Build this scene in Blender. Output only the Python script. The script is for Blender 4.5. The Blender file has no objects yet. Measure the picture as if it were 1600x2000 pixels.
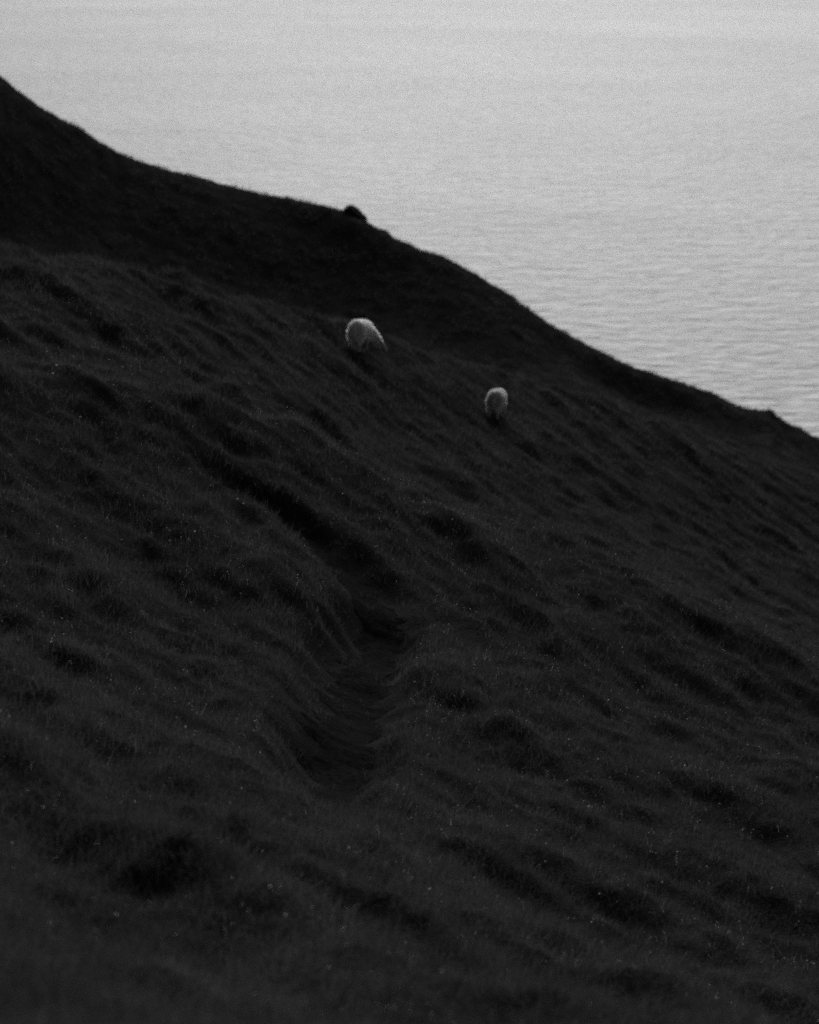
import bpy, bmesh, math
import numpy as np
from mathutils import Vector, Matrix

sc = bpy.context.scene
col = sc.collection
R = math.radians

# ------------------------------------------------------------------ camera
F_PX = 4700.0                       # focal length in pixels of a 1600 x 2000 frame
PITCH = math.atan(1250.0 / F_PX)    # looking down on the sea
cam = bpy.data.cameras.new("camera")
cam.sensor_fit = 'VERTICAL'
cam.sensor_height = 36.0
cam.sensor_width = 28.8
cam.lens = F_PX / 2000.0 * 36.0
cam.clip_start = 0.1
cam.clip_end = 60000.0
cam.dof.use_dof = True
cam.dof.focus_distance = 25.5
cam.dof.aperture_fstop = 1.7
cam_o = bpy.data.objects.new("camera", cam)
cam_o.rotation_euler = (math.pi / 2 - PITCH, 0, 0)
cam_o.location = (0, 0, 0)
col.objects.link(cam_o)
sc.camera = cam_o

# ------------------------------------------------------------------ sky, sun, exposure
SUN_EL, SUN_AZ = 25.0, 3.0         # degrees; azimuth to the right of the view
world = bpy.data.worlds.new("World")
sc.world = world
world.use_nodes = True
wn = world.node_tree
sky = wn.nodes.new('ShaderNodeTexSky')
sky.sky_type = 'NISHITA'
sky.sun_disc = False
sky.sun_elevation = R(SUN_EL)
sky.sun_rotation = R(SUN_AZ)
sky.air_density = 1.0
sky.dust_density = 5.0              # hazy, bright towards the hidden sun
bw = wn.nodes.new('ShaderNodeRGBToBW')   # the photograph is black and white
wn.links.new(sky.outputs[0], bw.inputs[0])
wn.links.new(bw.outputs[0], wn.nodes['Background'].inputs[0])
wn.nodes['Background'].inputs[1].default_value = 0.043

sun = bpy.data.lights.new("sun", 'SUN')
sun.energy = 3.7
sun.angle = R(35)
sun_o = bpy.data.objects.new("sun", sun)
d = Vector((math.sin(R(SUN_AZ)) * math.cos(R(SUN_EL)), math.cos(R(SUN_AZ)) * math.cos(R(SUN_EL)), math.sin(R(SUN_EL))))
sun_o.rotation_euler = d.to_track_quat('Z', 'Y').to_euler()
sun_o.location = (30, 60, 60)
col.objects.link(sun_o)

sc.view_settings.view_transform = 'Standard'
sc.view_settings.look = 'None'
sc.view_settings.gamma = 1.0
sc.view_settings.use_curve_mapping = False
sc.view_settings.exposure = 0.0
sc.cycles.use_denoising = False     # leave the fine grain
sc.cycles.use_adaptive_sampling = False
sc.cycles.pixel_filter_type = 'BLACKMAN_HARRIS'
sc.cycles.filter_width = 1.9
sc.cycles.max_bounces = 5
sc.cycles.diffuse_bounces = 1
sc.cycles.glossy_bounces = 2
sc.cycles.caustics_reflective = False
sc.cycles.caustics_refractive = False

# ------------------------------------------------------------------ helpers
rng = np.random.default_rng(7)

def tag(o, label=None, cat=None, group=None, kind=None):
    if label: o["label"] = label
    if cat: o["category"] = cat
    if group: o["group"] = group
    if kind: o["kind"] = kind
    return o

def mesh_from(name, verts, faces, smooth=True):
    me = bpy.data.meshes.new(name)
    me.from_pydata([tuple(v) for v in np.asarray(verts).tolist()], [], np.asarray(faces).tolist() if isinstance(faces, np.ndarray) else faces)
    if smooth:
        me.polygons.foreach_set('use_smooth', np.ones(len(me.polygons), bool))
    me.update()
    return me

def add_obj(name, me, mat=None, parent=None):
    o = bpy.data.objects.new(name, me)
    col.objects.link(o)
    if mat is not None:
        me.materials.clear(); me.materials.append(mat)
    if parent is not None:
        o.parent = parent
    return o

def hash2(ix, iy, seed):
    h = (ix.astype(np.int64) * 374761393 + iy.astype(np.int64) * 668265263 + seed * 2147483647) & 0xFFFFFFFF
    h = ((h ^ (h >> 13)) * 1274126177) & 0xFFFFFFFF
    h = h ^ (h >> 16)
    return h

def noise2(x, y, seed=0):           # gradient noise, about -0.7 .. 0.7
    ix, iy = np.floor(x), np.floor(y)
    fx, fy = x - ix, y - iy
    ux, uy = fx * fx * fx * (fx * (fx * 6 - 15) + 10), fy * fy * fy * (fy * (fy * 6 - 15) + 10)
    def g(ox, oy):
        a = hash2(ix + ox, iy + oy, seed).astype(float) * (2 * math.pi / 4294967296.0)
        return np.cos(a) * (fx - ox) + np.sin(a) * (fy - oy)
    n0 = g(0, 0) * (1 - ux) + g(1, 0) * ux
    n1 = g(0, 1) * (1 - ux) + g(1, 1) * ux
    return n0 * (1 - uy) + n1 * uy

def fbm(x, y, seed=0, oct=3, gain=0.5):
    s, a = 0.0, 1.0
    for k in range(oct):
        s = s + a * noise2(x * 2 ** k + 17.3 * k, y * 2 ** k - 9.1 * k, seed + k)
        a *= gain
    return s

def sstep(a, b, x):
    t = np.clip((x - a) / (b - a), 0, 1)
    return t * t * (3 - 2 * t)

# ------------------------------------------------------------------ the shape of the hillside
SEA_Z = -100.0
CP, SP = math.cos(PITCH), math.sin(PITCH)

def ray(c, r):                      # direction of a sight line, y = 1
    b = -(np.asarray(r, float) - 1000.0) / F_PX
    a = (np.asarray(c, float) - 800.0) / F_PX
    den = CP + b * SP
    return a / den, (-SP + b * CP) / den       # x/y, z/y

SKY_C = np.array([-1400, -500, 0, 20, 60, 100, 150, 163, 180, 240, 330, 430, 540, 640, 700, 735, 757, 768, 830, 860, 900, 960, 1000, 1018, 1070, 1160, 1240, 1310, 1400, 1450, 1500, 1514, 1540, 1600, 1800, 2200, 3000], float)
SKY_R = np.array([-800, -200, 131, 154, 188, 217, 246, 250, 264, 301, 331, 358, 385, 407, 426, 444, 452, 464, 492, 500, 522, 556, 578, 594, 630, 680, 718, 740, 770, 797, 806, 804, 825, 852, 945, 1130, 1480], float)
ST = np.array([-1400, 0, 400, 800, 1200, 1600, 3000], float)
CREST1_R = np.array([120, 695, 825, 968, 1100, 1265, 1840], float)
CREST1_Y = np.array([29, 31, 33, 35, 37, 39, 41], float)
MID_R = np.array([0, 585, 700, 850, 960, 1105, 1650], float)
MID_Y = np.array([36, 40, 44, 49, 56, 62, 66], float)
CRESTA_R = np.array([-120, 478, 562, 688, 792, 930, 1500], float)
CRESTA_Y = np.array([38, 46, 51, 58, 70, 82, 86], float)

YN = 9.5
def behind_z(y):
    return np.interp(y, [-170, -110, -60, -20, 0, 5, YN], [62, 42, 21, 5, -1.65, -3.45, -5.02])  # unseen slope behind the camera, its rise shaped to block rear sky light

def knots(t):
    """(y, z) of the slope along the bearing x = t * y, K x N"""
    def colat(f):
        return 800 + F_PX * t * f
    ys, zs = [], []
    def add(y, r, f):
        y = np.broadcast_to(np.asarray(y, float), t.shape)
        ys.append(y); zs.append(y * ray(colat(f), r)[1])
    y5 = np.full(t.shape, 5.0); ys.append(y5); zs.append(behind_z(y5) - 0.34 * t * 5)
    y8 = np.full(t.shape, YN); ys.append(y8); zs.append(behind_z(y8) - 0.34 * t * YN)
    add(14, 1790 + 0.34 * (colat(.923) - 800), .923)
    add(21, 1480 + 0.35 * (colat(.94) - 800), .94)
    add(27, 1235 + 0.355 * (colat(.953) - 800), .953)
    c = colat(.968)
    y1 = np.interp(c, ST, CREST1_Y); r1 = np.interp(c, ST, CREST1_R)
    add(y1, r1, .968)
    add(y1 * 1.10, r1 + 14, .968)
    c = colat(.975)
    add(np.interp(c, ST, MID_Y), np.interp(c, ST, MID_R), .975)
    c = colat(.983)
    yA = np.interp(c, ST, CRESTA_Y); rA = np.interp(c, ST, CRESTA_R)
    add(yA, rA, .983)
    add(yA * 1.07, rA + 22, .983)
    c = colat(.992)
    rS = np.interp(c, SKY_C, SKY_R)
    yS = 114 + 5 * np.sin(c * 0.0031) 
    add(yS - np.interp(c, [0, 800, 1300, 1600], [12.9, 12.3, 9.4, 8.4]), np.maximum(rA + 10, rS + 70), .983)
    add(yS - 3.5, rS + 60 + 12 * np.sin(c * .011), .99)
    add(yS, rS, .993)
    zS = zs[-1]
    ys.append(yS + 5); zs.append(zS - 3.0)
    ys.append(yS + 30); zs.append(zS - 24)
    ys.append(np.full(t.shape, 260.0)); zs.append(np.full(t.shape, SEA_Z - 6))
    ys.append(np.full(t.shape, 400.0)); zs.append(np.full(t.shape, SEA_Z - 12))
    return np.array(ys), np.array(zs)

def pchip(ys, zs, y):
    h = np.diff(ys, axis=0); dl = np.diff(zs, axis=0) / h
    m = np.zeros_like(zs)
    w1 = 2 * h[1:] + h[:-1]; w2 = h[1:] + 2 * h[:-1]
    ok = dl[:-1] * dl[1:] > 0
    with np.errstate(divide='ignore', invalid='ignore'):
        m[1:-1] = np.where(ok, (w1 + w2) / (w1 / np.where(ok, dl[:-1], 1) + w2 / np.where(ok, dl[1:], 1)), 0)
    m[0] = dl[0]; m[-1] = dl[-1]
    k = np.clip((ys <= y).sum(0) - 1, 0, ys.shape[0] - 2)
    i = np.arange(y.shape[0])
    y0, z0, hh = ys[k, i], zs[k, i], h[k, i]
    s = (y - y0) / hh
    return (z0 * (1 + 2 * s) * (1 - s) ** 2 + hh * m[k, i] * s * (1 - s) ** 2
            + zs[k + 1, i] * s * s * (3 - 2 * s) + hh * m[k + 1, i] * s * s * (s - 1))

TE = 0.34
def base_z(x, y):
    x = np.asarray(x, float).ravel(); y = np.asarray(y, float).ravel()
    z = np.empty_like(x)
    far = y >= YN
    if far.any():
        xx, yy = x[far], y[far]
        t = xx / yy
        tc = np.clip(t, -TE, TE)
        zz = pchip(*knots(tc), yy)
        ex = xx - tc * yy
        zz = zz - 0.34 * np.where(ex < 0, 160 * np.tanh(ex / 160), ex)
        z[far] = zz
    nr = ~far
    if nr.any():
        xx, yy = x[nr], y[nr]
        z[nr] = behind_z(yy) - 0.34 * np.where(xx < 0, 160 * np.tanh(xx / 160), xx)
    return np.maximum(z, SEA_Z - 12)

def march(c, r, y0=6, y1=118):      # where a sight line first meets the smooth slope
    tx, tz = ray(c, r)
    yy = np.linspace(y0, y1, 6000)
    zz = base_z(tx * yy, yy)
    k = np.argmax(zz >= tz * yy)
    return float(tx * yy[k]), float(yy[k]), float(zz[k])

# the sheep track, worn into the slope
TRACK_PX = [(350, 858), (440, 922), (530, 978), (620, 1035), (690, 1100), (742, 1165), (738, 1210), (700, 1270), (690, 1330), (668, 1400), (640, 1480), (600, 1570), (590, 1640)]
TRACK_W = [.30, .34, .38, .42, .46, .46, .46, .50, .52, .50, .46, .40, .30]
tp = np.array([march(c, r)[:2] for c, r in TRACK_PX])
# Catmull-Rom through the points
def catmull(p, n=14):
    p = np.vstack([2 * p[0] - p[1], p, 2 * p[-1] - p[-2]])
    out = []
    for i in range(1, len(p) - 2):
        for s in np.linspace(0, 1, n, endpoint=False):
            out.append(0.5 * ((2 * p[i]) + (-p[i-1] + p[i+1]) * s + (2*p[i-1] - 5*p[i] + 4*p[i+1] - p[i+2]) * s * s + (-p[i-1] + 3*p[i] - 3*p[i+1] + p[i+2]) * s ** 3))
    out.append(p[-2])
    return np.array(out)
track = catmull(np.column_stack([tp, TRACK_W]))
track_s = np.linspace(0, 1, len(track))

def track_dist(x, y, low=False):
    """distance to the track's middle line over the track's half width there, and a fade at its ends"""
    d = np.full(x.shape, 9.0); f = np.zeros(x.shape); sw = np.zeros(x.shape)
    m = (x > track[:, 0].min() - 2) & (x < track[:, 0].max() + 2) & (y > track[:, 1].min() - 2) & (y < track[:, 1].max() + 2)
    if m.any():
        xx, yy = x[m], y[m]
        best = np.full(xx.shape, 1e9); bw_ = np.ones(xx.shape); bs = np.zeros(xx.shape)
        for (px, py, w), s in zip(track, track_s):
            dd = (xx - px) ** 2 + (yy - py) ** 2
            u = dd < best
            best[u] = dd[u]; bw_[u] = w; bs[u] = s
        d[m] = np.sqrt(best) / bw_
        f[m] = sstep(0, .12, bs) * sstep(0, .24, 1 - bs)
        q = bs + .022 * noise2(xx * 1.4, yy * 1.4, 46)
        sw[m] = (.29 - .04 * sstep(.33, .41, q) + .21 * sstep(.415, .48, q) * (1 - .55 * sstep(.50, .74, q)) + .15 * sstep(.72, .78, q) * (1 - .6 * sstep(.80, 1.0, q)))
    return (d, f, sw) if low else (d, f)

# terracettes and tussocks run along the contours
AL = np.array([.59, -.81]); AC = np.array([.81, .59])
def bumps(x, y):
    u = x * AL[0] + y * AL[1]; v = x * AC[0] + y * AC[1]
    wu = u + .8 * noise2(u * .5, v * .5, 31); wv = v + .45 * noise2(u * .6, v * .6, 32)
    far = sstep(34, 60, y); vfar = sstep(70, 95, y)
    near = 1 - .72 * vfar
    b = .30 * noise2(wu * .22, wv * .52, 1) + .23 * noise2(wu * .5, wv * 1.0, 2) + .13 * noise2(x * .9, y * .7, 6) + .20 * noise2(wu * .38, wv * 1.9, 7)
    b = b + .38 * noise2(wu * .35, wv * .8, 11) * (1 - sstep(13, 20, y))
    b = np.where(b < 0, b * .75, b)
    b = b + .11 * noise2(x * 2.2, y * 2.2, 3) + .04 * noise2(x * 5.5, y * 5.5, 4)
    b = b * (.95 + .15 * far) * near
    b = b + .45 * noise2(u * .12, v * .22, 8) * (1 - far) + vfar * (.25 * noise2(u * .10, v * .25, 9) + .06 * noise2(x * .35, y * .6, 10))
    b = b * sstep(-2, 6, y) * (1 - sstep(118, 130, y) * .6)
    # the skyline keeps its own outline
    return b * (1 - .35 * sstep(104, 112, y)) + (.05 * noise2(x * 1.1, y * .5, 12) + .10 * noise2(x * 2.9, y * .9, 13)) * sstep(100, 110, y)

def ground(x, y, path=True):
    x = np.asarray(x, float).ravel(); y = np.asarray(y, float).ravel()
    bz = bumps(x, y)
    z = base_z(x, y)
    if path:
        d, f, low = track_dist(x, y, True)
        bz = bz * (1 - .6 * f * (1 - sstep(1.0, 2.6, d)))
    z = z + bz
    if path:
        e = d + .35 * noise2(x * 1.6, y * 1.6, 41)
        inside = 1 - sstep(.30, 1.55, e)
        z = z - f * low * inside        # two turf lips with hollows below them, see track_dist
    return z

# ------------------------------------------------------------------ materials (the photograph is black and white: neutral greys)
def grey(v): return (v, v, v, 1)

def new_mat(name):
    m = bpy.data.materials.new(name); m.use_nodes = True
    return m, m.node_tree.nodes, m.node_tree.links, m.node_tree.nodes['Principled BSDF']

def mat_ground():
    m, n, l, p = new_mat("turf_soil")
    tc = n.new('ShaderNodeTexCoord')
    a = n.new('ShaderNodeTexNoise'); a.inputs['Scale'].default_value = 1.3; a.inputs['Detail'].default_value = 6
    b = n.new('ShaderNodeTexNoise'); b.inputs['Scale'].default_value = 34; b.inputs['Detail'].default_value = 4
    l.new(tc.outputs['Object'], a.inputs['Vector']); l.new(tc.outputs['Object'], b.inputs['Vector'])
    mx = n.new('ShaderNodeMath'); mx.operation = 'MULTIPLY'
    l.new(a.outputs['Fac'], mx.inputs[0]); l.new(b.outputs['Fac'], mx.inputs[1])
    r = n.new('ShaderNodeValToRGB')
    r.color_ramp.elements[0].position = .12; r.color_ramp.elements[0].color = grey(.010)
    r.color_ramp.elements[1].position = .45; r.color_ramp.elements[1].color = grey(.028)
    l.new(mx.outputs[0], r.inputs[0]); l.new(r.outputs[0], p.inputs['Base Color'])
    p.inputs['Roughness'].default_value = 1.0; p.inputs['Specular IOR Level'].default_value = 0
    bp = n.new('ShaderNodeBump'); bp.inputs['Strength'].default_value = .6; bp.inputs['Distance'].default_value = .04
    l.new(b.outputs['Fac'], bp.inputs['Height']); l.new(bp.outputs[0], p.inputs['Normal'])
    return m

def mat_grass(name, lo, hi, rough=.5, spec=.3, trans=0.0):
    m, n, l, p = new_mat(name)
    geo = n.new('ShaderNodeNewGeometry')
    nz = n.new('ShaderNodeTexNoise'); nz.inputs['Scale'].default_value = .55; nz.inputs['Detail'].default_value = 3
    l.new(geo.outputs['Position'], nz.inputs['Vector'])
    ad = n.new('ShaderNodeMath'); ad.operation = 'MULTIPLY_ADD'; ad.inputs[1].default_value = .45
    l.new(geo.outputs['Random Per Island'], ad.inputs[0]); l.new(nz.outputs['Fac'], ad.inputs[2])
    r = n.new('ShaderNodeValToRGB')
    r.color_ramp.elements[0].position = .35; r.color_ramp.elements[0].color = grey(lo)
    r.color_ramp.elements[1].position = .95; r.color_ramp.elements[1].color = grey(hi)
    l.new(ad.outputs[0], r.inputs[0]); l.new(r.outputs[0], p.inputs['Base Color'])
    p.inputs['Roughness'].default_value = rough; p.inputs['Specular IOR Level'].default_value = spec
    if trans:                       # thin blades let the light through
        tr = n.new('ShaderNodeBsdfTranslucent'); l.new(r.outputs[0], tr.inputs[0])
        ms = n.new('ShaderNodeMixShader'); ms.inputs[0].default_value = trans
        l.new(p.outputs[0], ms.inputs[1]); l.new(tr.outputs[0], ms.inputs[2])
        l.new(ms.outputs[0], n['Material Output'].inputs['Surface'])
    return m

def mat_plain(name, v0, v1, scale, rough=.9, bump=0.3, dist=.02, spec=.2):
    m, n, l, p = new_mat(name)
    tc = n.new('ShaderNodeTexCoord')
    a = n.new('ShaderNodeTexNoise'); a.inputs['Scale'].default_value = scale; a.inputs['Detail'].default_value = 5
    l.new(tc.outputs['Object'], a.inputs['Vector'])
    r = n.new('ShaderNodeValToRGB')
    r.color_ramp.elements[0].position = .3; r.color_ramp.elements[0].color = grey(v0)
    r.color_ramp.elements[1].position = .7; r.color_ramp.elements[1].color = grey(v1)
    l.new(a.outputs['Fac'], r.inputs[0]); l.new(r.outputs[0], p.inputs['Base Color'])
    p.inputs['Roughness'].default_value = rough; p.inputs['Specular IOR Level'].default_value = spec
    bp = n.new('ShaderNodeBump'); bp.inputs['Strength'].default_value = bump; bp.inputs['Distance'].default_value = dist
    l.new(a.outputs['Fac'], bp.inputs['Height']); l.new(bp.outputs[0], p.inputs['Normal'])
    return m

def mat_sea():
    m, n, l, p = new_mat("sea_water")
    tc = n.new('ShaderNodeTexCoord')
    def wave(sx, sy, scale, detail, rot=0.0, dist=0.0):
        mp = n.new('ShaderNodeMapping'); mp.inputs['Scale'].default_value = (sx, sy, 1); mp.inputs['Rotation'].default_value = (0, 0, rot)
        t = n.new('ShaderNodeTexNoise'); t.inputs['Scale'].default_value = scale; t.inputs['Detail'].default_value = detail
        t.inputs['Distortion'].default_value = dist
        l.new(tc.outputs['Object'], mp.inputs['Vector']); l.new(mp.outputs[0], t.inputs['Vector'])
        return t.outputs['Fac']
    small = wave(.42, 1.0, .42, 2, .10, .3)      # wind waves, a few metres long
    swell = wave(.40, 1.0, .15, 2, -.06, .2)
    patch = wave(.5, .7, .010, 3, .06, .3)     # cat's paws
    b1 = n.new('ShaderNodeBump'); b1.inputs['Strength'].default_value = .85; b1.inputs['Distance'].default_value = 2.0
    l.new(small, b1.inputs['Height'])
    b2 = n.new('ShaderNodeBump'); b2.inputs['Strength'].default_value = .6; b2.inputs['Distance'].default_value = 2.2
    l.new(swell, b2.inputs['Height']); l.new(b1.outputs[0], b2.inputs['Normal'])
    l.new(b2.outputs[0], p.inputs['Normal'])
    mr = n.new('ShaderNodeMapRange'); mr.inputs['From Min'].default_value = .3; mr.inputs['From Max'].default_value = .7
    mr.inputs['To Min'].default_value = .70; mr.inputs['To Max'].default_value = .73
    l.new(patch, mr.inputs['Value']); l.new(mr.outputs[0], p.inputs['Roughness'])
    p.inputs['Base Color'].default_value = grey(.22)
    p.inputs['IOR'].default_value = 1.34
    return m

M_GROUND = mat_ground()
M_PATH = mat_plain("shaded_trodden_turf", .005, .013, 18, 1.0, .5, .03, 0)  # trodden ground, its colour also darkened to carry the hollow's shade
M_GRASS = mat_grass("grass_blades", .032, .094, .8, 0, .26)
M_DRY = mat_grass("dry_grass", .40, .65, .5, .3, .4)
M_SEA = mat_sea()
M_ROCK = mat_plain("dark_rock", .015, .035, 5, 1.0, .8, .06, .0)
M_WOOL = mat_plain("sheep_wool", .62, .78, 22, 1.0, .5, .015, .05)
M_LOCK = mat_grass("wool_locks", .78, .86, .9, .1, .55)
M_WOOL_GREY = mat_plain("greyer_sheep_wool", .52, .66, 22, 1.0, .5, .015, .05)
M_LOCK_GREY = mat_grass("greyer_wool_locks", .54, .64, .9, .1, .5)
M_HIDE = mat_plain("sheep_face_and_legs", .32, .52, 9, .85, .3, .01)
M_HOOF = mat_plain("hoof_horn", .03, .05, 20, .5, .2, .005)
M_EYE = mat_plain("eye", .01, .02, 5, .2, 0, .001, .5)

# ------------------------------------------------------------------ sea
def disc(r_list, n, z):
    v = [(0, 300, z)]; f = []
    for r in r_list:
        for k in range(n):
            a = 2 * math.pi * k / n
            v.append((r * math.cos(a), 300 + r * math.sin(a), z))
    for k in range(n):
        f.append((0, 1 + k, 1 + (k + 1) % n))
    for j in range(len(r_list) - 1):
        o0, o1 = 1 + j * n, 1 + (j + 1) * n
        for k in range(n):
            f.append((o0 + k, o1 + k, o1 + (k + 1) % n, o0 + (k + 1) % n))
    return v, f
sea = add_obj("sea", mesh_from("sea", *disc([200, 600, 2000, 8000, 40000], 96, SEA_Z), smooth=False), M_SEA)
tag(sea, "pale rippled sea far below the dark grassy hillside", kind="structure")

# ------------------------------------------------------------------ hillside and the farther spur (one landform, parted in the hidden dip)
def tgrid():
    inner = np.arange(-.235, .2351, .0019)
    side = .235 + .006 * np.arange(1, 22)
    out = side[-1] * 1.22 ** np.arange(1, 13)
    pos = np.concatenate([side, out])
    return np.concatenate([-pos[::-1], inner, pos])
T = tgrid()
YB = np.concatenate([np.array([-170, -140, -110, -85, -65, -48, -35, -25, -17, -11, -6, -2.5, 0, 1.5, 3, 4.2, 5.2, 6, 6.7, 7.3]), np.exp(np.arange(math.log(7.8), math.log(132), .0040)), np.array([136, 142, 150, 160, 175, 200, 230, 260, 300, 340])])
WID = np.where(YB > 8, YB, 8 + (8 - YB) * .25)

def ysplit(t):                      # the middle of the hidden dip
    k = knots(np.clip(t, -TE, TE))[0]
    return .45 * k[9] + .55 * k[10]

X = T[None, :] * WID[:, None]
Y = np.broadcast_to(YB[:, None], X.shape)
Z = ground(X, Y).reshape(X.shape)
YS = ysplit(T)
LY = np.log(np.maximum(YB, .1))
J0 = int(np.searchsorted(YB, 5.3))
def on_ground(x, y):                # height of the built sheet (same bilinear surface)
    x = np.asarray(x, float); y = np.asarray(y, float)
    j = np.clip(np.searchsorted(YB, y) - 1, J0, len(YB) - 2)
    w = np.where(y > 8, y, 8 + (8 - y) * .25)
    t = x / w
    i = np.clip(np.searchsorted(T, t) - 1, 0, len(T) - 2)
    a = (t - T[i]) / (T[i + 1] - T[i]); b = (y - YB[j]) / (YB[j + 1] - YB[j])
    return (Z[j, i] * (1 - a) + Z[j, i + 1] * a) * (1 - b) + (Z[j + 1, i] * (1 - a) + Z[j + 1, i + 1] * a) * b

def sheet(name, sel, label):
    nr, nc = X.shape
    idx = np.arange(nr * nc).reshape(nr, nc)
    q = np.stack([idx[:-1, :-1], idx[:-1, 1:], idx[1:, 1:], idx[1:, :-1]], -1)
    fm = sel(.5 * (Y[:-1, :-1] + Y[1:, 1:]), .5 * (YS[None, :-1] + YS[None, 1:]))
    q = q[fm]
    used = np.unique(q)
    remap = np.full(nr * nc, -1); remap[used] = np.arange(len(used))
    v = np.stack([X.ravel(), Y.ravel(), Z.ravel()], -1)[used]
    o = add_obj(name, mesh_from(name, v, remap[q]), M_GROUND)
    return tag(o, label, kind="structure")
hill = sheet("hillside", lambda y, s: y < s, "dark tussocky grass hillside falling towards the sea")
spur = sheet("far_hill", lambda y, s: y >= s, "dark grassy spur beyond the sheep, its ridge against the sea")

# ------------------------------------------------------------------ the trodden track: a thin sheet on the floor of the groove
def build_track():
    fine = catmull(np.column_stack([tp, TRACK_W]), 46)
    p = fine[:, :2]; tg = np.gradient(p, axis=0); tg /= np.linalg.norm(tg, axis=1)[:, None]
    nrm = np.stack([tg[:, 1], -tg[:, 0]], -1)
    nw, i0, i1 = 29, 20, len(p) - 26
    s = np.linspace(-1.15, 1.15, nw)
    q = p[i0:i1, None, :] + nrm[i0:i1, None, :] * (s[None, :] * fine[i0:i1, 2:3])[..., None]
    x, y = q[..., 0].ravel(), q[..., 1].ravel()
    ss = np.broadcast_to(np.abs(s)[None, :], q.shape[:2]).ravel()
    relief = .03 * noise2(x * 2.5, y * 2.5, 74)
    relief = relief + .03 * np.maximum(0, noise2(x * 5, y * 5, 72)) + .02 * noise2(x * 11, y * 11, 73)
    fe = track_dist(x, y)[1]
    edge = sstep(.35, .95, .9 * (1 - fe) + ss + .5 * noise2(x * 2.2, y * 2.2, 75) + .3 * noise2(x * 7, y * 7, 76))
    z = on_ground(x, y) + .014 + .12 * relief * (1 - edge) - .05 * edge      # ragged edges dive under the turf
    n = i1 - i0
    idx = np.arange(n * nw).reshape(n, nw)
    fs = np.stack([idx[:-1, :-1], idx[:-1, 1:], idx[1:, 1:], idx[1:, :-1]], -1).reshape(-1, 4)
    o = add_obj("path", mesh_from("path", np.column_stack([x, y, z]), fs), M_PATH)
    tag(o, "worn sheep track, shade painted into its colour, winding down through the grass", kind="structure")
build_track()

# ------------------------------------------------------------------ grass
def blade(vs, fs, base, az, lean, L, w, seg, curl, twist):
    """one tapering, bending blade of grass"""
    p = np.array(base, float); th = lean
    side = np.array([math.cos(az + twist), math.sin(az + twist), 0.0])
    i0 = len(vs)
    for k in range(seg + 1):
        s = k / seg
        ww = w * (1 - s) ** .8 * .5
        if k == seg:
            vs.append(tuple(p))
        else:
            vs.append(tuple(p - side * ww)); vs.append(tuple(p + side * ww))
        th += curl / seg
        p = p + (L / seg) * np.array([math.sin(th) * math.cos(az), math.sin(th) * math.sin(az), math.cos(th)])
    for k in range(seg - 1):
        a = i0 + 2 * k
        fs.append((a, a + 1, a + 3, a + 2))
    a = i0 + 2 * (seg - 1)
    fs.append((a, a + 1, a + 2))

def stalk(name, mat, h, nseed, spread):
    """a dry flowering stem with a loose head of pale spikelets"""
    vs, fs = [], []
    az = rng.uniform(0, 6.28)
    blade(vs, fs, (0, 0, -.02), az, rng.uniform(.05, .35), h, .0014, 4, .5, 1.57)
    top = np.array(vs[-1])
    for _ in range(nseed):
        q = top + np.array([rng.normal(0, spread), rng.normal(0, spread), -abs(rng.normal(0, spread * 1.6))])
        blade(vs, fs, q, rng.uniform(0, 6.28), rng.uniform(.2, 1.4), rng.uniform(.008, .022), rng.uniform(.003, .0065), 2, rng.uniform(0, 1), 1.57)
    me = mesh_from(name, vs, fs)
    me.materials.append(mat)
    return bpy.data.objects.new(name, me)

def scatter(name, protos, pts, rot, scl, idx, label, kind="stuff"):
    pc = bpy.data.collections.new(name + "_kinds")
    for p in sorted(protos, key=lambda o: o.name): pc.objects.link(p)
    me = bpy.data.meshes.new(name)
    me.vertices.add(len(pts)); me.vertices.foreach_set('co', np.asarray(pts, np.float32).ravel())
    a = me.attributes.new('rot', 'FLOAT_VECTOR', 'POINT'); a.data.foreach_set('vector', np.asarray(rot, np.float32).ravel())
    a = me.attributes.new('scl', 'FLOAT_VECTOR', 'POINT'); a.data.foreach_set('vector', np.asarray(scl, np.float32).ravel())
    a = me.attributes.new('idx', 'INT', 'POINT'); a.data.foreach_set('value', np.asarray(idx, np.int32).ravel())
    o = add_obj(name, me)
    g = bpy.data.node_groups.new(name + "_nodes", 'GeometryNodeTree')
    g.interface.new_socket('Geometry', in_out='INPUT', socket_type='NodeSocketGeometry')
    g.interface.new_socket('Geometry', in_out='OUTPUT', socket_type='NodeSocketGeometry')
    gi = g.nodes.new('NodeGroupInput'); go = g.nodes.new('NodeGroupOutput')
    ip = g.nodes.new('GeometryNodeInstanceOnPoints')
    ci = g.nodes.new('GeometryNodeCollectionInfo')
    ci.inputs['Collection'].default_value = pc
    ci.inputs['Separate Children'].default_value = True; ci.inputs['Reset Children'].default_value = True
    def att(nm, ty):
        n = g.nodes.new('GeometryNodeInputNamedAttribute'); n.data_type = ty; n.inputs['Name'].default_value = nm
        return n.outputs['Attribute']
    g.links.new(gi.outputs[0], ip.inputs['Points'])
    g.links.new(ci.outputs[0], ip.inputs['Instance'])
    ip.inputs['Pick Instance'].default_value = True
    g.links.new(att('idx', 'INT'), ip.inputs['Instance Index'])
    g.links.new(att('rot', 'FLOAT_VECTOR'), ip.inputs['Rotation'])
    g.links.new(att('scl', 'FLOAT_VECTOR'), ip.inputs['Scale'])
    g.links.new(ip.outputs[0], go.inputs[0])
    md = o.modifiers.new('grow', 'NODES'); md.node_group = g
    return tag(o, label, kind=kind)

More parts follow.
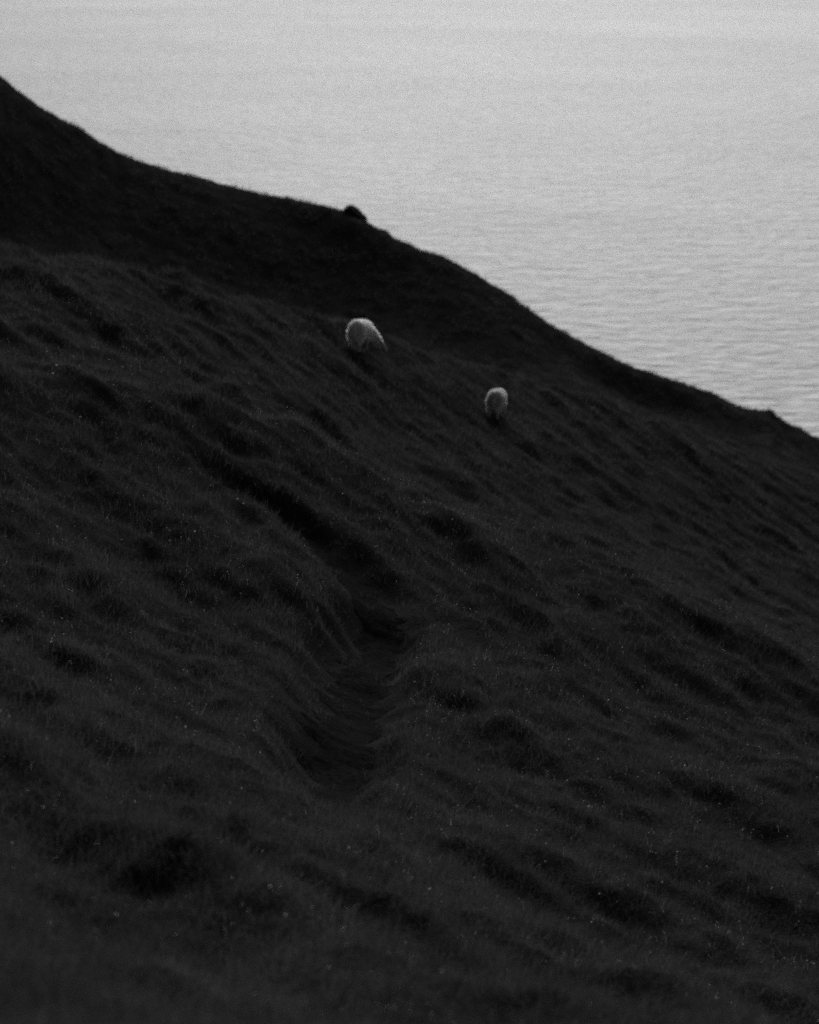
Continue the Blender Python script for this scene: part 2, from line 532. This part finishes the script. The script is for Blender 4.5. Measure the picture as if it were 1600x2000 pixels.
def wedge_points(y0, y1, tmax, dens):
    """points spread evenly over the ground between two distances"""
    n = int(tmax * (y1 ** 2 - y0 ** 2) * dens)
    y = np.sqrt(rng.uniform(y0 ** 2, y1 ** 2, n)); x = rng.uniform(-tmax, tmax, n) * y
    return x, y

def grow(y0, y1, tmax, d25, cond):
    """roots of single blades, gathered into tufts; sparser and broader with distance"""
    dens = lambda y: d25 * (25.0 / np.maximum(y, 13)) ** 1.5
    per = 14.0
    yy = np.linspace(y0, y1, 400); cdf = np.cumsum(yy * dens(yy)); n = int(2 * tmax * np.trapz(yy * dens(yy), yy) / per)
    yc = np.interp(rng.uniform(0, cdf[-1], n), cdf, yy); xc = rng.uniform(-tmax, tmax, n) * yc
    k = cond(xc, yc); xc, yc = xc[k], yc[k]
    dist, f = track_dist(xc, yc)
    k = rng.uniform(0, 1, len(xc)) > .80 * f * (1 - sstep(.4, 1.3, dist + .3 * noise2(xc * 2.5, yc * 2.5, 77)))   # trodden bare in places
    xc, yc, dist, f = xc[k], yc[k], dist[k], f[k]; n = len(xc)
    u = xc * AL[0] + yc * AL[1]; v = xc * AC[0] + yc * AC[1]
    tall = 1 + .6 * noise2(u * .45, v * .9, 51) + .45 * noise2(xc * 1.7, yc * 1.7, 52)
    tall = tall * rng.uniform(.65, 1.3, n) * (1 + .25 * (1 - sstep(9, 19, yc)))
    inside = (1 - sstep(.6, 1.3, dist + .2 * noise2(xc * 3, yc * 3, 53))) * f
    tall *= 1 - .42 * inside
    la = rng.normal(-.25, 1.2, n); ll = rng.uniform(.02, .55, n)
    m = rng.poisson(per, n); i = np.repeat(np.arange(n), m); N = len(i)
    sp = (.045 + .0011 * yc)[i]
    x = xc[i] + rng.normal(0, 1, N) * sp; y = yc[i] + rng.normal(0, 1, N) * sp
    z = on_ground(x, y) - .015
    L = tall[i] * rng.uniform(.06, .19, N) * (1 + .003 * y)
    w = np.maximum(.0045, .00021 * y) * rng.uniform(.6, 1.4, N)
    az = la[i] + rng.normal(0, .9, N); lean = ll[i] + np.abs(rng.normal(0, .28, N)); curl = rng.uniform(.2, 1.9, N)
    tw = az + math.pi / 2 + rng.normal(0, .6, N)
    return x, y, z, L, w, az, lean, curl, tw

def blades_mesh(name, prm, seg):
    x, y, z, L, w, az, lean, curl, tw = prm
    N = len(x)
    nv = 2 * seg + 1
    V = np.empty((N, nv, 3), np.float32)
    p = np.stack([x, y, z], -1); th = lean.copy()
    side = np.stack([np.cos(tw), np.sin(tw), np.zeros(N)], -1)
    for k in range(seg):
        ww = (w * (1 - k / seg) ** .7 * .5)[:, None]
        V[:, 2 * k] = p - side * ww; V[:, 2 * k + 1] = p + side * ww
        p = p + (L / seg)[:, None] * np.stack([np.sin(th) * np.cos(az), np.sin(th) * np.sin(az), np.cos(th)], -1)
        th = th + curl / seg
    V[:, 2 * seg] = p
    nq = seg - 1
    loops = np.empty((N, nq * 4 + 3), np.int32)
    b0 = (np.arange(N) * nv)[:, None]
    for k in range(nq):
        loops[:, 4 * k:4 * k + 4] = b0 + np.array([2 * k, 2 * k + 1, 2 * k + 3, 2 * k + 2])
    loops[:, nq * 4:] = b0 + np.array([2 * nq, 2 * nq + 1, 2 * nq + 2])
    tot = np.tile(np.array([4] * nq + [3], np.int32), N)
    start = np.concatenate([[0], np.cumsum(tot)[:-1]]).astype(np.int32)
    me = bpy.data.meshes.new(name)
    me.vertices.add(N * nv); me.vertices.foreach_set('co', V.ravel())
    me.loops.add(loops.size); me.loops.foreach_set('vertex_index', loops.ravel())
    me.polygons.add(len(tot)); me.polygons.foreach_set('loop_start', start)
    me.polygons.foreach_set('use_smooth', np.ones(len(tot), bool))
    me.update(calc_edges=True)
    return me

def split_of(x, y): return ysplit(x / y)
ND = 940.0
near = [np.concatenate(a) for a in zip(grow(6.5, 44, .225, ND, lambda x, y: y < 99),
                                       grow(5.4, 20, .42, ND * .55, lambda x, y: (np.abs(x) > .225 * y) | (y < 6.5)))]
g1 = add_obj("grass", blades_mesh("grass", near, 2), M_GRASS)
tag(g1, "fine long grass covering the near hillside and the banks of the track", kind="stuff")
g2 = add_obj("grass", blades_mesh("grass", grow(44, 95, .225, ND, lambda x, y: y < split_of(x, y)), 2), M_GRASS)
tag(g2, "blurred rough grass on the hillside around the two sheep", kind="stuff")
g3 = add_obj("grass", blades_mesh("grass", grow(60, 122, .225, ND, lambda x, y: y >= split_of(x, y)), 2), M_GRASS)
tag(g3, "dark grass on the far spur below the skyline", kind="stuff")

# pale dry stems and seed heads that catch the light, in drifts
def dry_stems():
    kinds = [stalk("stem_%02d" % k, M_DRY, rng.uniform(.07, .16), int(rng.integers(1, 4)), rng.uniform(.005, .014)) for k in range(8)]
    x, y = wedge_points(9.5, 44, .23, 46)
    u = x * AL[0] + y * AL[1]; v = x * AC[0] + y * AC[1]
    dr = noise2(u * .5, v * 1.1, 61) + .6 * noise2(x * 2.1, y * 2.1, 62)
    dist, f = track_dist(x, y)
    k = (rng.uniform(0, 1, len(x)) < sstep(-.5, 1.1, dr)) & ((dist > 1.1) | (f < .1))
    x, y = x[k], y[k]; n = len(x)
    sc_ = rng.uniform(.7, 1.15, n)
    scatter("dry_grass_stems", kinds, np.column_stack([x, y, on_ground(x, y)]),
            np.column_stack([rng.normal(0, .2, n), rng.normal(.1, .2, n), rng.uniform(0, 6.28, n)]),
            np.column_stack([sc_] * 3), rng.integers(0, len(kinds), n), "pale dry seed heads speckled through the grass")
dry_stems()

# ------------------------------------------------------------------ rock on the skyline
def make_rock(name, c, r, w, h, seed, label):
    tx = float(ray(c, r)[0])
    y = float(knots(np.array([tx]))[0][12, 0]) + .35
    x = tx * y; z = float(ground([x], [y])[0])
    bm = bmesh.new()
    bmesh.ops.create_icosphere(bm, subdivisions=4, radius=1)
    rg = np.random.default_rng(seed)
    planes = [(Vector(rg.normal(0, 1, 3)).normalized(), rg.uniform(.62, .92)) for _ in range(16)]
    planes.append((Vector((.66, -.2, .75)).normalized(), .56))
    planes.append((Vector((-.75, .1, .60)).normalized(), .74))
    for vtx in bm.verts:
        for nn, dd in planes:
            s = vtx.co.dot(nn)
            if s > dd: vtx.co -= nn * (s - dd)
        q = vtx.co
        vtx.co *= 1 + .05 * math.sin(q.x * 9 + 3 * q.z) * math.cos(q.y * 8 + q.z * 5)
        vtx.co.x *= w * .62; vtx.co.y *= w * .55; vtx.co.z *= h
    me = bpy.data.meshes.new(name); bm.to_mesh(me); bm.free()
    me.polygons.foreach_set('use_smooth', np.zeros(len(me.polygons), bool))
    o = add_obj(name, me, M_ROCK)
    o.location = (x, y, z - h * .12)
    tag(o, label, "rock")
make_rock("rock_outcrop", 688, 403, 1.3, .66, 3, "dark pointed rock jutting from the skyline of the far spur")

# ------------------------------------------------------------------ sheep
def remeshed(name, parts, voxel, smooth_it):
    """parts: balls (x, y, z, rx, ry, rz) and limbs [(x, y, z, r), ...] fused into one skin"""
    bm = bmesh.new()
    def ball(cx, cy, cz, rx, ry, rz, rot=0):
        m = Matrix.Translation((cx, cy, cz)) @ Matrix.Rotation(rot, 4, 'Y') @ Matrix.Diagonal((rx, ry, rz, 1))
        bmesh.ops.create_icosphere(bm, subdivisions=3, radius=1, matrix=m)
    for p in parts:
        if isinstance(p, list):
            for a, b in zip(p[:-1], p[1:]):
                a, b = np.array(a), np.array(b)
                n = max(2, int(np.linalg.norm((b - a)[:3]) / (min(a[3], b[3]) * .35)))
                for s in np.linspace(0, 1, n):
                    q = a + (b - a) * s
                    ball(q[0], q[1], q[2], q[3], q[3], q[3])
        else:
            ball(*p)
    me = bpy.data.meshes.new(name); bm.to_mesh(me); bm.free()
    o = bpy.data.objects.new(name + "_tmp", me); col.objects.link(o)
    md = o.modifiers.new('r', 'REMESH'); md.mode = 'VOXEL'; md.voxel_size = voxel; md.use_smooth_shade = True
    if smooth_it:
        ms = o.modifiers.new('s', 'SMOOTH'); ms.factor = .5; ms.iterations = smooth_it
    dg = bpy.context.evaluated_depsgraph_get()
    out = bpy.data.meshes.new_from_object(o.evaluated_get(dg))
    bpy.data.objects.remove(o)
    out.name = name
    return out

def wool_mesh(body_parts, seed):
    me = remeshed("fleece", body_parts, .022, 3)
    n = len(me.vertices)
    co = np.empty(n * 3, np.float32); me.vertices.foreach_get('co', co); co = co.reshape(-1, 3).astype(float)
    no = np.empty(n * 3, np.float32); me.vertices.foreach_get('normal', no); no = no.reshape(-1, 3).astype(float)
    dsp = .028 * noise2(co[:, 0] * 9 + co[:, 1] * 5, co[:, 2] * 9 - co[:, 1] * 6, seed) + .016 * noise2(co[:, 0] * 21 + co[:, 1] * 13, co[:, 2] * 21 - co[:, 1] * 11, seed + 1)
    co2 = co + no * dsp[:, None]
    rg = np.random.default_rng(seed)
    vs = co2.tolist(); fs = [tuple(p.vertices) for p in me.polygons]
    nbase = len(fs)
    # loose hanging locks of wool all over
    for i in rg.choice(n, 4600):
        p, nn = co2[i], no[i]
        if nn[2] < -.25: continue
        down = np.array([0, 0, -1.0]) - nn * (-nn[2]); ln = np.linalg.norm(down)
        down = down / ln if ln > .15 else np.array([rg.normal(), rg.normal(), 0]) * .5
        L = rg.uniform(.03, .08); sd = np.cross(nn, down + 1e-3); sd /= max(1e-6, np.linalg.norm(sd))
        tw = rg.normal(0, .9); sd = sd * math.cos(tw) + nn * math.sin(tw)
        j = rg.normal(0, .3); ob = rg.uniform(.010, .030)
        p1 = p + nn * ob + down * L * .35 + sd * j * L * .3
        p2 = p + nn * ob * .8 + down * L + sd * j * L
        w = rg.uniform(.005, .011); k = len(vs)
        vs += [(p - sd * w - nn * .01).tolist(), (p + sd * w - nn * .01).tolist(), (p1 + sd * w * .8).tolist(), (p1 - sd * w * .8).tolist(), p2.tolist()]
        fs += [(k, k + 1, k + 2, k + 3), (k + 3, k + 2, k + 4)]
    bpy.data.meshes.remove(me)
    out = mesh_from("fleece", vs, fs)
    mi = np.zeros(len(fs), np.int32); mi[nbase:] = 1
    return out, mi

def make_sheep(wool, lock, label, c, r, heading, scale, head_side, seed, dy=0.0, sink=0.02, pitch_k=.8):
    """grazing sheep, +x is forward; feet on the ground at z = 0"""
    x, y, z = march(c, r, 30, 100)
    y += dy; z = float(ground([x], [y])[0])
    hs = head_side
    legs = [[(-.40, s * .13, .50, .10), (-.34, s * .13, .36, .062), (-.43, s * .125, .22, .036), (-.41, s * .125, .06, .030), (-.40, s * .125, .035, .034)] for s in (-1, 1)]
    legs += [[(.34, s * .11, .46, .085), (.33, s * .11, .28, .042), (.345, s * .11, .16, .034), (.34, s * .11, .06, .029), (.35, s * .11, .035, .033)] for s in (-1, 1)]
    body_parts = [(0, 0, .58, .44, .19, .20), (-.34, 0, .58, .19, .18, .20), (.32, 0, .56, .19, .17, .20)] + legs
    body_parts += [[(.40, 0, .60, .14), (.60, hs * .10, .45, .11), (.72, hs * .20, .30, .085)]]
    body_parts += [[(.72, hs * .20, .29, .088), (.79, hs * .26, .19, .068), (.84, hs * .31, .085, .046), (.848, hs * .32, .06, .042)]]
    for s in (-1, 1):               # ears
        ax, ay = -.55 * hs * s, .84 * s
        body_parts.append([(.71 + ax * .06, hs * .20 + ay * .06, .32, .030), (.70 + ax * .12, hs * .20 + ay * .12, .325, .030), (.70 + ax * .17, hs * .20 + ay * .17, .305, .020)])
    body = remeshed("sheep", body_parts, .014, 2)
    o = add_obj("sheep", body, M_HIDE)
    tag(o, label, "sheep", "sheep grazing on the hillside")
    w = [(-.02, 0, .60, .46, .255, .26), (-.36, 0, .595, .215, .235, .265), (.30, 0, .58, .235, .225, .27), (-.10, 0, .53, .36, .24, .23), (-.36, 0, .47, .19, .215, .22),
         [(.36, 0, .62, .19), (.50, hs * .05, .54, .16), (.61, hs * .11, .44, .125), (.67, hs * .155, .37, .10), (.715, hs * .195, .31, .088)],
         [(-.55, 0, .66, .05), (-.585, 0, .55, .045), (-.575, 0, .42, .035)]]
    for s in (-1, 1):
        w.append([(-.40, s * .13, .50, .13), (-.38, s * .13, .34, .095), (-.42, s * .125, .22, .055)])
        w.append([(.34, s * .12, .46, .11), (.33, s * .11, .30, .07)])
    wm, mi = wool_mesh(w, seed)
    fl = add_obj("fleece", wm, wool, o)
    wm.materials.append(lock); wm.polygons.foreach_set("material_index", mi); wm.update()
    for k, (lx, ly) in enumerate(((-.40, .125), (-.40, -.125), (.35, .11), (.35, -.11))):
        bm = bmesh.new()
        for s in (-1, 1):
            mtx = Matrix.Translation((lx + .012, ly + s * .017, .0)) @ Matrix.Diagonal((.042, .019, .042, 1))
            bmesh.ops.create_icosphere(bm, subdivisions=2, radius=1, matrix=mtx)
        me = bpy.data.meshes.new("hoof"); bm.to_mesh(me); bm.free()
        add_obj("hoof", me, M_HOOF, o)
    for s in (-1, 1):
        bm = bmesh.new()
        bmesh.ops.create_icosphere(bm, subdivisions=2, radius=.014, matrix=Matrix.Translation((.765 - .55 * hs * s * .064, hs * .235 + .84 * s * .064, .235)))
        me = bpy.data.meshes.new("eye"); bm.to_mesh(me); bm.free()
        add_obj("eye", me, M_EYE, o)
    # stand on the slope
    hv = np.array([math.sin(heading), math.cos(heading)])
    sv = np.array([-hv[1], hv[0]])
    def gz(fx, fy):
        q = np.array([x, y]) + hv * fx * scale + sv * fy * scale
        return float(base_z([q[0]], [q[1]])[0])
    px = (gz(.45, 0) - gz(-.45, 0)) / (.9 * scale); py = (gz(0, .25) - gz(0, -.25)) / (.5 * scale)
    f = Vector((hv[0], hv[1], px * pitch_k)).normalized()
    l0 = Vector((sv[0], sv[1], py * .12)); l0 = (l0 - f * l0.dot(f)).normalized()
    up = f.cross(l0)
    m = Matrix((f, l0, up)).transposed().to_4x4()
    o.matrix_world = Matrix.Translation((x, y, z - sink)) @ m @ Matrix.Scale(scale, 4)
    return o

make_sheep(M_WOOL, M_LOCK, "larger pale sheep with head down to graze, lit along its back and neck", 701, 686, R(16), .85, -1.6, 11)
make_sheep(M_WOOL_GREY, M_LOCK_GREY, "smaller pale sheep seen from behind, thin rim of light on its side", 967, 816, R(11), .80, -.5, 23)
